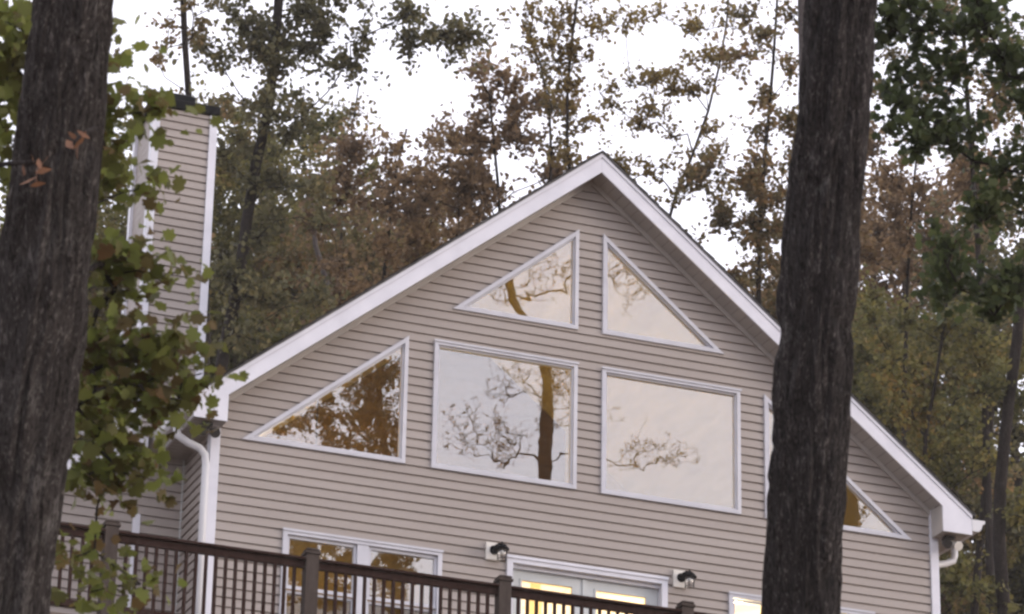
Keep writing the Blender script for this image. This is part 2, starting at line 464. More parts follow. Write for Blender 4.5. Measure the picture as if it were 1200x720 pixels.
# roof: two slabs, shingled
XE = 4.86
roofs = MB()
for s in (-1, 1):
    prof = [(0.0, ZA), (s * (XE + 0.02), ZA - P * (XE + 0.02)), (s * (XE + 0.02), ZA - P * (XE + 0.02) + 0.03), (0.0, ZA + 0.035)]
    if s > 0: prof = prof[::-1]
    roofs.prism(prof, -OH - 0.025, DEPTH + 0.35)
    for k in range(34):       # shingle courses: thin steps on the slope
        t0 = k * 0.145; xa, xb = s * t0, s * min(t0 + 0.16, XE + 0.03)
        za, zb_ = ZA + 0.035 - P * abs(xa) - .002, ZA + 0.035 - P * abs(xb)
        roofs.poly([(xa, -OH - .03, za), (xb, -OH - .03, zb_ + .014), (xb, DEPTH + .355, zb_ + .014), (xa, DEPTH + .355, za)])
roof = roofs.build('roof', M['shingle'], house)

# rake fascia boards with the boxed eave returns
FT = 0.245                    # vertical thickness of the fascia
for s in (-1, 1):
    mb = MB()
    top = lambda x: ZA - P * abs(x) - 0.001
    pts = [(0, top(0) - 0.0), (s * 4.84, top(4.84)), (s * 4.84, 8.085), (s * 4.452, 8.085), (s * 4.452, top(4.452) - FT), (0, top(0) - FT)]
    # slightly split from the other side at the peak
    pts = [(p[0] if p[0] else s * 0.001, p[1]) for p in pts]
    if s > 0: pts = pts[::-1]
    mb.prism(pts, -OH, -OH + 0.024)
    # narrow upper moulding, one step proud
    up = [(s * .001, top(0) + 0.001), (s * 4.843, top(4.843) + 0.001), (s * 4.843, top(4.843) - 0.05), (s * .001, top(0) - 0.05)]
    if s > 0: up = up[::-1]
    mb.prism(up, -OH - 0.013, -OH - 0.0005)
    mb.build('rake_fascia', M['trim'], house)
    # soffit: sloping board under the rake, then the box end and the flat eave soffit
    mb = MB()
    so_z = lambda x: ZA - P * abs(x) - FT + 0.03
    nb = 44
    for k in range(nb):
        xa, xb = s * 4.452 * k / nb, s * 4.452 * (k + 1) / nb
        g = 0.004 * s
        mb.poly([(xa, -OH + .024, so_z(xa)), (xb - g, -OH + .024, so_z(xb - g)), (xb - g, 0.05, so_z(xb - g)), (xa, 0.05, so_z(xa))])
        mb.poly([(xb - g, -OH + .024, so_z(xb - g)), (xb, -OH + .024, so_z(xb) + .005), (xb, .05, so_z(xb) + .005), (xb - g, .05, so_z(xb - g))])
    mb.poly([(s * 4.455, -OH + .024, 8.087), (s * 4.455, -OH + .024, so_z(4.452)), (s * 4.455, 0.0, so_z(4.452)), (s * 4.455, 0.0, 8.087)])
    y = -OH + 0.024
    while y < DEPTH + .3:
        mb.poly([(s * 4.455, y, 8.09), (s * 4.84, y, 8.09), (s * 4.84, y + .092, 8.09), (s * 4.455, y + .092, 8.09)])
        mb.poly([(s * 4.455, y + .092, 8.09), (s * 4.84, y + .092, 8.09), (s * 4.84, y + .1, 8.105), (s * 4.455, y + .1, 8.105)])
        y += 0.1
    mb.build('soffit', M['soffit'], house)
    # frieze strip where the wall meets the sloping soffit
    mb = MB()
    fz = lambda x, d: ZA - P * abs(x) - FT + 0.028 - d
    pts = [(s * .001, fz(0, 0)), (s * 4.44, fz(4.44, 0)), (s * 4.44, fz(4.44, .07)), (s * .001, fz(0, .07))]
    if s > 0: pts = pts[::-1]
    mb.prism(pts, -0.046, -0.012); mb.build('frieze_board', M['soffit'], house)
    # eave fascia, gutter, downspout
    mb = MB(); xa, xb = sorted((s * 4.816, s * 4.839)); mb.box(xa, xb, -OH + .026, DEPTH + .33, 8.088, 8.325); mb.build('eave_fascia', M['trim'], house)
    mb = MB()
    gp = [(4.841, 8.285), (4.841, 8.135), (4.93, 8.135), (4.965, 8.17), (4.985, 8.235), (5.02, 8.25), (5.02, 8.285), (5.01, 8.285), (5.01, 8.258), (4.975, 8.24), (4.955, 8.178), (4.926, 8.146), (4.853, 8.146), (4.853, 8.285)]
    gp = [(s * x, z) for x, z in gp]
    if s > 0: gp = gp[::-1]
    mb.prism(gp, -OH + .0, DEPTH + .34)
    cap = [(s * x, z) for x, z in [(4.842, 8.284), (4.842, 8.136), (4.93, 8.136), (4.964, 8.17), (4.984, 8.235), (5.019, 8.25), (5.019, 8.284)]]
    if s > 0: cap = cap[::-1]
    mb.prism(cap, -OH - .004, -OH - .0005)
    gut = mb.build('gutter', M['gutter'], house)
    mb = MB()
    if s < 0:
        path = [(-4.92, 0.02, 8.14), (-4.92, 0.02, 8.04), (-4.90, 0.02, 7.97), (-4.80, -0.005, 7.90), (-4.66, -0.03, 7.84), (-4.60, -0.04, 7.77), (-4.585, -0.04, 7.66), (-4.585, -0.04, 4.6)]
    else:
        path = [(4.92, 0.25, 8.14), (4.92, 0.25, 8.02), (4.90, 0.25, 7.95), (4.80, 0.25, 7.90), (4.66, 0.22, 7.86), (4.60, 0.2, 7.80), (4.585, 0.2, 7.70), (4.585, 0.2, 4.6)]
    mb.tube(path, 0.043, 10); mb.build('downspout', M['gutter'], house, True)


# windows: frame is the part, panes are sub-parts
def pane(poly, d, y, frame, mat='glass'):
    mb = MB(); q = inset(poly, d); mb.prism(q, y, y + 0.006); return mb.build('pane', M[mat], frame)


def fixed_window(poly):
    mb = MB()
    ring(mb, poly, [(-0.002, 0.0), (-0.002, -0.048), (0.045, -0.051), (0.047, -0.022), (0.066, -0.022), (0.068, 0.022)])
    # drip cap on the level head of a rectangular window
    tops = sorted(poly, key=lambda p: -p[1])[:2]
    if abs(tops[0][1] - tops[1][1]) < 1e-4:
        x0, x1 = sorted(p[0] for p in tops); mb.box(x0 - .012, x1 + .012, -.064, -.0495, tops[0][1] - .012, tops[0][1] + .012)
    fr = mb.build('window', M['window'], house)
    pane(poly, 0.067, 0.006, fr)
    return fr


for poly in (W_UP, W_RECT, W_LOW):
    fixed_window(poly); fixed_window(mir(poly))


def double_hung(poly):
    (x0, z0), (x1, _), (_, z1), _ = poly
    x0, x1 = min(p[0] for p in poly), max(p[0] for p in poly); z0, z1 = min(p[1] for p in poly), max(p[1] for p in poly)
    xm = (x0 + x1) / 2
    mb = MB()
    ring(mb, [(x0, z0), (x1, z0), (x1, z1), (x0, z1)], [(-0.002, 0), (-0.002, -0.048), (0.050, -0.051), (0.052, 0.0), (0.052, 0.12)])
    mb.box(xm - .068, xm + .068, -.041, .12, z0 + .052, z1 - .052)
    mb.box(x0 - .01, x1 + .01, -.062, -.0515, z1 - .012, z1 + .014)
    fr = mb.build('window', M['window'], house)
    zm = 6.37
    for a, b in ((x0 + .052, xm - .068), (xm + .068, x1 - .052)):
        mb = MB()
        up = [(a, zm), (b, zm), (b, z1 - .052), (a, z1 - .052)]
        ring(mb, up, [(0.001, -.012), (0.034, -.014), (0.036, .03)])
        mb.box(a + .002, b - .002, -.028, -.013, zm - .006, zm + .036)
        mb.build('sash', M['window'], fr); pane(up, .035, .004, fr)
        mb = MB()
        lo = [(a, z0 + .052), (b, z0 + .052), (b, zm - .008), (a, zm - .008)]
        ring(mb, lo, [(0.001, .006), (0.034, .004), (0.036, .05)]); mb.build('sash', M['window'], fr); pane(lo, .035, .024, fr, 'screen_glass')


double_hung(W_DBL); double_hung(mir(W_DBL))

# french door: casing is the part, leaves are sub-parts
mb = MB()
dx = 0.9944; dz = 7.1016
for a, b in ((-dx, -dx + .072), (dx - .072, dx)):
    mb.box(a, b, -.050, .15, ZF + .002, dz - .072)
mb.box(-dx, dx, -.050, .15, dz - .072, dz)
mb.box(-dx - .006, dx + .006, -.066, -.0505, dz - .022, dz + .012)
mb.box(-dx + .0725, dx - .0725, .02, .118, dz - .1105, dz - .0725)
dr = mb.build('french_door', M['trim'], house)
for s in (-1, 1):
    a, b = sorted((s * 0.004, s * (dx - .075)))
    z0, z1 = ZF + .02, dz - .112
    ga, gb = (a + .135, b - .14) if s > 0 else (a + .14, b - .135)
    mb = MB(); y0, y1 = .075, .115
    mb.box(a, ga, y0, y1, z0, z1); mb.box(gb, b, y0, y1, z0, z1)
    mb.box(ga, gb, y0, y1, z0, z0 + .24); mb.box(ga, gb, y0, y1, z1 - .105, z1)
    lip = [(ga - .012, z0 + .228), (gb + .012, z0 + .228), (gb + .012, z1 - .093), (ga - .012, z1 - .093)]
    ring(mb, lip, [(0, y0), (0.002, y0 - .012), (.024, y0 - .012), (.028, y0 + .01)])
    if s > 0: mb.box(-.022, .022, y0 - .016, y0 - .001, z0, z1)
    mb.build('door_leaf', M['trim_dull'], dr)
    pane([(ga - .01, z0 + .23), (gb + .01, z0 + .23), (gb + .01, z1 - .095), (ga - .01, z1 - .095)], .012, .09, dr)
    mb = MB(); hx = s * .075; mb.box(hx - .018, hx + .018, y0 - .01, y0 - .001, ZF + .92, ZF + 1.1); mb.tube([(hx, y0 - .01, ZF + 1.0), (hx, y0 - .05, ZF + 1.0), (hx + s * .1, y0 - .055, ZF + 1.0)], .009, 8)
    mb.build('door_handle', M['darkmetal'], dr)

# interior that shows through the glass: vaulted pine ceiling, loft wall, floors, back wall
mb = MB()
for s in (-1, 1):
    a = [(0, ZA - .32), (s * 4.44, ZA - .32 - P * 4.44)]
    pr = [a[0], a[1], (a[1][0], a[1][1] + .03), (0, ZA - .29)]
    if s > 0: pr = pr[::-1]
    mb.prism([(p[0] if p[0] else s * .001, p[1]) for p in pr], 0.14, DEPTH - .1)
mb.build('vaulted_ceiling', M['pine'], house)
lw = lambda x: ZA - .325 - P * abs(x)
mb = MB(); mb.prism([(-4.40, 7.72), (1.6, 7.72), (1.6, lw(1.6)), (0.0, lw(0)), (-4.40, lw(4.4))], 4.6, 4.72); mb.build('loft_wall', M['loft'], house)
mb = MB(); mb.prism([(1.602, 7.72), (4.40, 7.72), (4.40, lw(4.4)), (1.602, lw(1.602))], 4.6, 4.72); mb.build('loft_wall', M['pine'], house)  # lamp warmth put into the colour: this end matches the lit ceiling
mb = MB(); mb.box(-4.4, 4.4, 4.74, DEPTH - .12, 7.5, 7.7); mb.build('loft_floor', M['pine'], house)
mb = MB(); mb.box(-4.4, 4.4, .16, DEPTH - .12, ZF - .25, ZF - .01); mb.build('wood_floor', M['pine'], house)
mb = MB(); mb.box(-4.4, 4.4, 5.6, 5.72, ZF, 7.5); mb.build('interior_wall', M['cream'], house)
mb = MB(); mb.box(-4.40, -4.34, .16, 5.6, ZF, 8.2); mb.build('interior_wall', M['cream'], house)
mb = MB(); mb.box(4.34, 4.40, .16, 5.6, ZF, 8.2); mb.build('interior_wall', M['cream'], house)
# chimney chase, a part of the house rising through the left slope of the roof
chim = MB()
cx0, cx1, cy0, cy1, cz0, cz1 = -4.62, -3.865, 3.0, 3.82, 8.2, 13.42
siding(chim, [(cx0, cz0), (cx1, cz0), (cx1, cz1), (cx0, cz1)], [], lambda u, d, z: (u, cy0 - d, z), 8.0228 - COURSE * 40)
siding(chim, [(cx0, cz0), (cx1, cz0), (cx1, cz1), (cx0, cz1)], [], lambda u, d, z: (u, cy1 + d, z), 8.0228 - COURSE * 40)
siding(chim, [(cy0, cz0), (cy1, cz0), (cy1, cz1), (cy0, cz1)], [], lambda u, d, z: (cx0 - d, u, z), 8.0228 - COURSE * 40, .002)
siding(chim, [(cy0, cz0), (cy1, cz0), (cy1, cz1), (cy0, cz1)], [], lambda u, d, z: (cx1 + d, u, z), 8.0228 - COURSE * 40)
ch = chim.build('chimney', M['siding'], house)
for sx, x in ((-1, cx0), (1, cx1)):
    for sy, y in ((-1, cy0), (1, cy1)):
        mb = MB()
        xa, xb = sorted((x + sx * .042, x - sx * .056)); ya, yb = sorted((y + sy * .042, y + sy * .002)); mb.box(xa, xb, ya, yb, cz0, cz1 - .01)
        xa, xb = sorted((x + sx * .042, x + sx * .002)); ya, yb = sorted((y + sy * .0015, y - sy * .056)); mb.box(xa, xb, ya, yb, cz0, cz1 - .01)
        mb.build('chimney_trim', M['trim'], ch)
mb = MB()
mb.box(cx0 - .06, cx1 + .06, cy0 - .06, cy1 + .06, cz1 - .03, cz1 + .10, .012)
mb.box(cx0 + .14, cx0 + .52, cy0 + .05, cy0 + .43, cz1 + .10, cz1 + .24, .02)
mb.build('chimney_cap', M['blackmetal'], ch)

# low lean-to wing at the left
YW = 1.1
wl = MB(); xl = -8.2
lz = lambda x: 8.30 - 0.40 * (-4.84 - x)
siding(wl, [(xl, 4.2), (-4.53, 4.2), (-4.53, 8.09), (-5.0, 8.09), (xl, lz(xl) - .2)], [], lambda u, d, z: (u, YW - d, z), 8.0228 - COURSE * 40)
siding(wl, [(YW, 4.2), (7.5, 4.2), (7.5, lz(xl) - .2), (YW, lz(xl) - .2)], [], lambda u, d, z: (xl - d, u, z), 8.0228 - COURSE * 40)
wl.build('wing_wall', M['siding'], house)
mb = MB(); mb.box(-4.534, -4.50, YW - .03, YW - .003, 4.3, 8.08); mb.build('corner_board', M['trim_dull'], house)
mb = MB(); mb.box(xl + .03, -4.6, YW + .03, YW + .2, ZB - 1, 4.22); mb.build('foundation', M['foundation'], house)
mb = MB(); mb.box(-5.085, -5.0, YW - .05, YW - .001, 4.3, 7.36); mb.build('trim_board', M['trim'], house)
mb = MB(); mb.prism([(xl - .3, lz(xl - .3)), (-5.03, lz(-5.03)), (-5.03, lz(-5.03) + .035), (xl - .3, lz(xl - .3) + .035)], YW - .32, 7.6); mb.build('wing_roof', M['shingle'], house)
mb = MB(); mb.prism([(xl - .28, lz(xl - .28) - .19), (-5.03, lz(-5.03) - .19), (-5.03, lz(-5.03) - .002), (xl - .28, lz(xl - .28) - .002)], YW - .30, YW - .276); mb.build('wing_fascia', M['trim'], house)
mb = MB(); mb.prism([(xl - .28, lz(xl - .28) - .17), (-5.03, lz(-5.03) - .17), (-5.03, lz(-5.03) - .15), (xl - .28, lz(xl - .28) - .15)], YW - .274, YW - .005); mb.build('soffit', M['soffit'], house)
mb = MB(); mb.tube([(-5.98, .86, 8.42), (-5.93, .86, 8.30), (-5.83, .86, 8.19), (-5.70, .86, 8.12), (-5.56, .86, 8.08)], .035, 10)
mb.tube([(-5.50, .9, 8.06), (-5.50, .9, 8.2)], .04, 10)
mb.build('downspout', M['gutter'], house, True)

# ------------------------------------------------------------------ deck
deck = empty('deck', (-1.9, -1.2, ZF - .05), 'raised deck with dark brown railing along the front of the house', 'deck')
DX0, DX1, DY = -8.34, 4.5, -2.4
mb = MB()
y = -2.45
while y < -.16:
    mb.box(DX0, DX1, y, y + .136, ZF - .065, ZF - .03); y += .142
mb.build('floor_boards', M['deck'], deck)
mb = MB(); mb.box(DX0, DX1, -2.49, -2.452, ZF - .3, ZF - .032); mb.box(DX0, DX1, -.08, -.04, ZF - .3, ZF - .07)
for x in np.arange(DX0 + .1, DX1, .4): mb.box(x, x + .04, -2.45, -.082, ZF - .26, ZF - .068)
mb.build('joist_frame', M['deck'], deck)
ZR = 5.915
PX = [DX0 + 2.13 * k for k in range(7)]
PX = [-8.34, -6.21, -4.08, -1.95, 0.15, 2.28, 4.41]
for i, x in enumerate(PX):
    mb = MB(); zg = float(gz(x, DY)) - .3
    mb.box(x - .068, x + .068, DY - .068, DY + .068, ZF - .33, 5.955, .006)
    pst = mb.build('post', M['post'], deck)
    mb = MB(); mb.box(x - .082, x + .082, DY - .082, DY + .082, 5.957, 5.985); mb.box(x - .075, x + .075, DY - .075, DY + .075, 5.986, 6.022, .017); mb.build('post_cap', M['post'], pst)
    mb = MB(); mb.box(x - .09, x + .09, DY - .09 + .12, DY + .09 + .12, zg, ZF - .305); mb.build('support_post', M['post'], deck)
for a, b in zip(PX[:-1], PX[1:]):
    mb = MB(); mb.box(a + .069, b - .069, DY - .07, DY + .07, ZR - .03, ZR, .007); mb.box(a + .069, b - .069, DY - .022, DY + .022, ZR - .105, ZR - .031)
    mb.build('top_rail', M['rail'], deck)
    mb = MB(); mb.box(a + .069, b - .069, DY - .022, DY + .022, ZF + .07, ZF + .14); mb.build('bottom_rail', M['rail'], deck)
    n = 18
    for k in range(1, n + 1):
        x = a + .069 + (b - a - .138) * k / (n + 1)
        if not (-7.3 < x < 2.9): continue
        mb = MB(); mb.box(x - .016, x + .016, DY - .016, DY + .016, ZF + .141, ZR - .106); mb.build('baluster', M['rail'], deck)


# ------------------------------------------------------------------ lamps
def wall_lantern(x, z, label):
    r = empty('wall_lantern', (x, 0, z), label, 'wall lamp', 'lanterns beside the deck door')
    mb = MB(); mb.box(x - .085, x + .085, -.058, -.014, z - .10, z + .11, .006); mb.build('mounting_block', M['lampplate'], r)
    mb = MB()
    mb.tube([(x + .01, -.059, z + .02), (x + .01, -.075, z + .02)], [.055, .05], 16)
    mb.tube([(x + .01, -.066, z + .02), (x + .015, -.12, z + .055), (x + .03, -.17, z + .06), (x + .045, -.20, z + .035)], [.02, .018, .016, .016], 8)
    c = np.array([x + .05, -.20, z])
    mb.tube([c + (0, 0, .062), c + (0, 0, .05), c + (0, 0, .028), c + (0, 0, .0), c + (0, 0, -.012)], [.012, .035, .06, .082, .084], 16)
    mb.tube([c + (0, 0, .085), c + (0, 0, .06)], [.006, .014], 8)
    mb.build('arm_and_hood', M['blackmetal'], r, False)
    mb = MB(); mb.tube([c + (0, 0, -.013), c + (0, 0, -.06), c + (0, 0, -.11), c + (0, 0, -.13)], [.06, .056, .048, .03], 16); mb.build('glass_jar', M['jar'], r, True)
    mb = MB(); mb.tube([c + (0, 0, -.02), c + (0, 0, -.05), c + (0, 0, -.08)], [.012, .024, .012], 10); mb.build('bulb', M['lampplate'], r, True)
    mb = MB()
    for k in range(6):
        th = k * math.pi / 3
        mb.tube([c + (.064 * math.cos(th), .064 * math.sin(th), -.012), c + (.052 * math.cos(th), .052 * math.sin(th), -.125)], .0035, 5)
    mb.tube([c + (.053 * math.cos(t), .053 * math.sin(t), -.125) for t in np.linspace(0, 2 * math.pi, 14)], .0035, 5, False)
    mb.build('cage', M['blackmetal'], r)


wall_lantern(-1.17, 7.12, 'black lantern on a pale block left of the french door')
wall_lantern(1.15, 7.11, 'black lantern on a pale block right of the french door')


def floodlight(x, y, sx, label):
    r = empty('floodlight', (x, y, 8.085), label, 'floodlight', 'floodlights under the eave corners')
    z = 8.085
    mb = MB(); mb.box(x - .06, x + .06, y - .06, y + .06, z - .035, z - .001, .006); mb.build('base_plate', M['darkmetal'], r)
    for k, dxy in enumerate(((-.07, -.08), (.07, -.05))):
        a = np.array([x + dxy[0] * .4, y, z - .035]); b = np.array([x + dxy[0], y + dxy[1] * .5, z - .09]); d = np.array([dxy[0] * .8, -.9, -.45]); d /= np.linalg.norm(d)
        mb = MB(); mb.tube([a, b], .012, 8); mb.tube([b - d * .03, b, b + d * .06, b + d * .10], [.022, .04, .052, .058], 14); mb.build('lamp_head', M['darkmetal' if (sx < 0 or k == 0) else 'lampplate'], r)


floodlight(-4.64, -.17, -1, 'dark twin floodlight under the left eave corner above the downspout')
floodlight(4.62, -.15, 1, 'twin floodlight under the right eave corner beside the forest')


def pendant(x, y, z, ztop, power, label, rad=.16):
    r = empty('pendant_lamp', (x, y, z), label, 'lamp', 'lit lamps inside the house')
    mb = MB(); mb.tube([(x, y, z + .16), (x, y, ztop)], .008, 6); mb.build('rod', M['darkmetal'], r)
    mb = MB(); mb.tube([(x, y, z + .15), (x, y, z + .1), (x, y, z), (x, y, z - .1), (x, y, z - .13)], [.04, rad * .7, rad, rad * .8, rad * .4], 16); mb.build('lamp_shade', M['lampglow'], r, True)
    ld = bpy.data.lights.new('lamp_light', 'POINT'); ld.energy = power; ld.color = (1.0, .82, .52); ld.shadow_soft_size = .12
    lo = bpy.data.objects.new('lamp_light', ld); COL.objects.link(lo); lo.parent = r; lo.location = (0, -.0, -.35)


pendant(-2.6, 2.2, 8.02, 9.7, 85, 'lit pendant lamp hanging from the vaulted pine ceiling behind the big windows')
pendant(0.1, 3.6, 6.7, 7.5, 75, 'lit pendant lamp behind the french door')
pendant(2.6, 1.6, 6.75, 7.7, 190, 'brightly lit lamp behind the lower right window', .2)
pendant(-3.4, 3.6, 5.9, 7.44, 7, 'dim lit lamp in the room behind the double window')
mb = MB(); mb.box(-1.56, -1.5, .16, 4.58, ZF, 7.44); mb.build('interior_wall', M['cream'], house)  # partition added to keep the door lamp's light out of the left room
mb = MB(); mb.box(-4.33, -1.5, .16, 4.58, 7.45, 7.5); mb.build('room_ceiling', M['pine'], house)  # ceiling added to keep the upper lamp's light out of this room
mb = MB(); mb.box(-1.49, 1.49, .16, 4.58, 7.51, 7.6); mb.build('room_ceiling', M['cream'], house)  # slab added to stop the door lamp from lighting the vault above
# ceiling of the lower room only at the right, where the lamp lights it
mb = MB(); mb.box(1.5, 4.33, .16, 4.5, 7.52, 7.6); mb.build('room_ceiling', M['cream'], house)
mb = MB(); mb.box(1.45, 4.33, 2.7, 2.78, ZF, 7.52); mb.build('interior_wall', M['cream'], house)

# ------------------------------------------------------------------ trees
def unit(v): return v / (np.linalg.norm(v, axis=-1, keepdims=True) + 1e-9)


LEAF_SIMPLE = np.array([(0, -.5), (.30, -.22), (.36, .12), (.0, .5), (-.33, .16), (-.28, -.2)])
LEAF_LOBED = np.array([(0, -.62), (.03, -.42), (.20, -.46), (.34, -.36), (.30, -.20), (.42, -.12), (.52, .02), (.44, .14), (.30, .14), (.36, .30), (.26, .42), (.13, .36), (.09, .50), (0, .58),
                       (-.09, .50), (-.13, .36), (-.26, .42), (-.36, .30), (-.30, .14), (-.44, .14), (-.52, .02), (-.42, -.12), (-.30, -.20), (-.34, -.36), (-.20, -.46), (-.03, -.42)])


def leaves_mesh(name, centers, size, rng, template=LEAF_SIMPLE, sizevar=.35, up=.55, fold=.12):
    n = len(centers); k = len(template)
    nrm = unit(rng.normal(size=(n, 3)) + np.array([0, 0, up]))
    t1 = unit(np.cross(nrm, unit(rng.normal(size=(n, 3))))); t2 = np.cross(nrm, t1)
    s = size * (1 + sizevar * rng.uniform(-1, 1, n))
    T = template
    v = centers[:, None] + s[:, None, None] * (T[None, :, :1] * t1[:, None] + T[None, :, 1:] * t2[:, None] +
        (fold * 4 * (np.abs(T[None, :, :1]) - .2) * rng.uniform(-.6, 1, (n, 1, 1)) + .25 * T[None, :, 1:] ** 2 * rng.uniform(-1, 1, (n, 1, 1))) * nrm[:, None])
    f = np.arange(n * k).reshape(n, k)
    return np_mesh(name, v.reshape(-1, 3), [f])


def grow(trunk, targets, rng, step=.5, jit=.10, upbias=.45):
    """branches that reach every target point; returns nodes, parents, index of each target's tip"""
    pos = [np.array(p) for p in trunk]; par = [-1] + list(range(len(trunk) - 1)); tips = []
    P_ = np.array(pos); ax = P_
    d = np.min(np.linalg.norm(targets[:, None] - ax[None], axis=2), axis=1)
    n0 = len(pos)
    cap = n0 + sum(int(x / step) + 3 for x in d) + 50
    buf = np.zeros((max(cap * 2, 1000), 3)); buf[:n0] = P_; cnt = n0
    for i in np.argsort(d):
        T = targets[i]; A = buf[:cnt]; v = T - A
        dist = np.linalg.norm(v, axis=1)
        cost = dist + 1.2 * np.clip(upbias * dist - v[:, 2], 0, None)
        cost[:2] += 5
        j = int(np.argmin(cost)); n = max(1, int(math.ceil(dist[j] / step)))
        a = A[j].copy(); side = rng.normal(size=3) * jit * dist[j]; side[2] = abs(side[2]) * .8 + .06 * dist[j]
        prev = j
        for q in range(1, n + 1):
            t = q / n; p = a + (T - a) * t + side * math.sin(math.pi * t) + (rng.normal(size=3) * .12 * step if q < n else 0)
            if cnt >= len(buf): buf = np.vstack([buf, np.zeros_like(buf)])
            buf[cnt] = p; par.append(prev); prev = cnt; cnt += 1
        tips.append(prev)
    return buf[:cnt].copy(), np.array(par), np.array(tips), n0


def skeleton_mesh(name, nodes, par, n0, trunk_r, tip_r=.008, sides=5, power=.46, extra=None):
    n = len(nodes); cntp = np.zeros(n)
    kids = np.zeros(n, int)
    for i in range(n):
        if par[i] >= 0: kids[par[i]] += 1
    cntp[kids == 0] = 1
    for i in range(n - 1, n0 - 1, -1):
        cntp[par[i]] += cntp[i]
    r = tip_r * np.maximum(cntp, 1) ** power
    r[:n0] = trunk_r
    seg = np.arange(n0, n); a = par[seg]; b = seg
    ra = np.minimum(r[a], r[b] * 1.35); rb = r[b]
    d = unit(nodes[b] - nodes[a]); e1 = unit(np.cross(d, np.array([.3, .86, .41]))); e2 = np.cross(d, e1)
    th = 2 * np.pi * np.arange(sides) / sides
    c = np.cos(th)[None, :, None] * e1[:, None] + np.sin(th)[None, :, None] * e2[:, None]
    va = nodes[a][:, None] + ra[:, None, None] * c - d[:, None] * (ra * .3)[:, None, None]; vb = nodes[b][:, None] + rb[:, None, None] * c
    v = np.concatenate([va, vb], 1).reshape(-1, 3)
    base = (np.arange(len(seg)) * 2 * sides)[:, None]
    k = np.arange(sides); k2 = (k + 1) % sides
    f = np.stack([base + k, base + k2, base + sides + k2, base + sides + k], -1).reshape(-1, 4)
    # trunk as one tube
    mb = MB(); mb.tube(nodes[:n0], trunk_r, 9)
    tv = np.array(mb.v); off = len(v)
    tf = np.array([q for q in mb.f if len(q) == 4]) + off
    if extra is not None:
        return np_mesh(name, np.vstack([v, tv, extra[0]]), [np.vstack([f, tf, extra[1] + len(v) + len(tv)])])
    return np_mesh(name, np.vstack([v, tv]), [np.vstack([f, tf])])


def resample(pts, step):
    pts = np.asarray(pts, float); s = np.concatenate([[0], np.cumsum(np.linalg.norm(np.diff(pts, axis=0), axis=1))])
    t = np.linspace(0, s[-1], max(3, int(s[-1] / step) + 1))
    return np.stack([np.interp(t, s, pts[:, k]) for k in range(3)], 1)


def blob_points(blobs, depth, rng, density):
    """blobs: (px, py, rx, ry, n-factor[, depth shift, depth radius]) as seen in the photograph, at their own distance"""
    out = []
    for b in blobs:
        px, py, rx, ry, fac = b[:5]; dd = b[5] if len(b) > 5 else 0.0
        D = depth + dd; sc = D / FPX
        rxw, ryw = rx * sc, ry * sc; rd = b[6] if len(b) > 6 else .5 * (rxw + ryw)
        vol = rxw * ryw * rd * 4.2
        n = max(2, int(density * fac * vol))
        q = unit(rng.normal(size=(n, 3))) * (rng.uniform(0, 1, (n, 1)) ** .42)
        out.append(W(px, py, D) + q[:, :1] * rxw * RIGHT + q[:, 1:2] * ryw * UP + q[:, 2:] * rd * FWD)
    return np.vstack(out)


def make_tree(name, trunk, r0, r1, targets, rng, label, cat, leaf, group=None, n_leaf=40, spread=.42, size=.13, template=LEAF_SIMPLE,
              bark='bark', step=.5, tip_r=.008, upbias=.45, power=.46, jit=.1, up=.55, flat=.75):
    tr = resample(trunk, .8)
    wob = (np.stack([vnoise(np.stack([tr[:, 2] * .35, 0 * tr[:, 2] + k * 7.3, 0 * tr[:, 2]], -1), int(rng.integers(1e6))) for k in range(2)], 1) - .5) * .35
    tr[:, :2] += wob * np.clip(np.arange(len(tr)) / 4, 0, 1)[:, None]
    root = empty(name, tr[0], label, cat, group)
    rad = np.linspace(r0, r1, len(tr)); rad[0] *= 1.35
    nodes, par, tips, n0 = grow(tr, targets, rng, step, jit, upbias)
    extra = None
    if n_leaf > 0:
        # every tip carries a spray of twigs, every twig a small clump of leaves
        per = 13; nt_ = max(2, int(round(n_leaf / per)))
        a = np.repeat(nodes[tips], nt_, 0)
        dv = unit(rng.normal(size=a.shape)) * np.abs(rng.normal(size=(len(a), 1)) * .55 + .55) * spread
        dv[:, 2] = dv[:, 2] * flat + .08
        e = a + dv
        c = np.repeat(e, per, 0) - np.repeat(dv, per, 0) * rng.uniform(0, .45, (len(e) * per, 1))
        c = c + rng.normal(size=c.shape) * size * .8
        d = unit(dv); e1 = unit(np.cross(d, np.array([.3, .86, .41]))); e2 = np.cross(d, e1)
        th = 2 * np.pi * np.arange(3) / 3
        cc = np.cos(th)[None, :, None] * e1[:, None] + np.sin(th)[None, :, None] * e2[:, None]
        v = np.concatenate([a[:, None] + cc * tip_r * .8, e[:, None] + cc * tip_r * .35], 1).reshape(-1, 3)
        b0 = (np.arange(len(a)) * 6)[:, None]; k = np.arange(3); k2 = (k + 1) % 3
        extra = (v, np.stack([b0 + k, b0 + k2, b0 + 3 + k2, b0 + 3 + k], -1).reshape(-1, 4))
        link('crown', leaves_mesh('crown', c, size, rng, template, up=up), L[leaf], root)
    link('trunk', skeleton_mesh('trunk', nodes, par, n0, rad, tip_r, 5, power, extra), M[bark], root, True)
    return root


def to_ground(p, lean=(0, 0)):
    p = np.array(p, float); z = float(gz(p[0] + lean[0], p[1] + lean[1])) - .3
    return np.array([p[0] + lean[0], p[1] + lean[1], z])


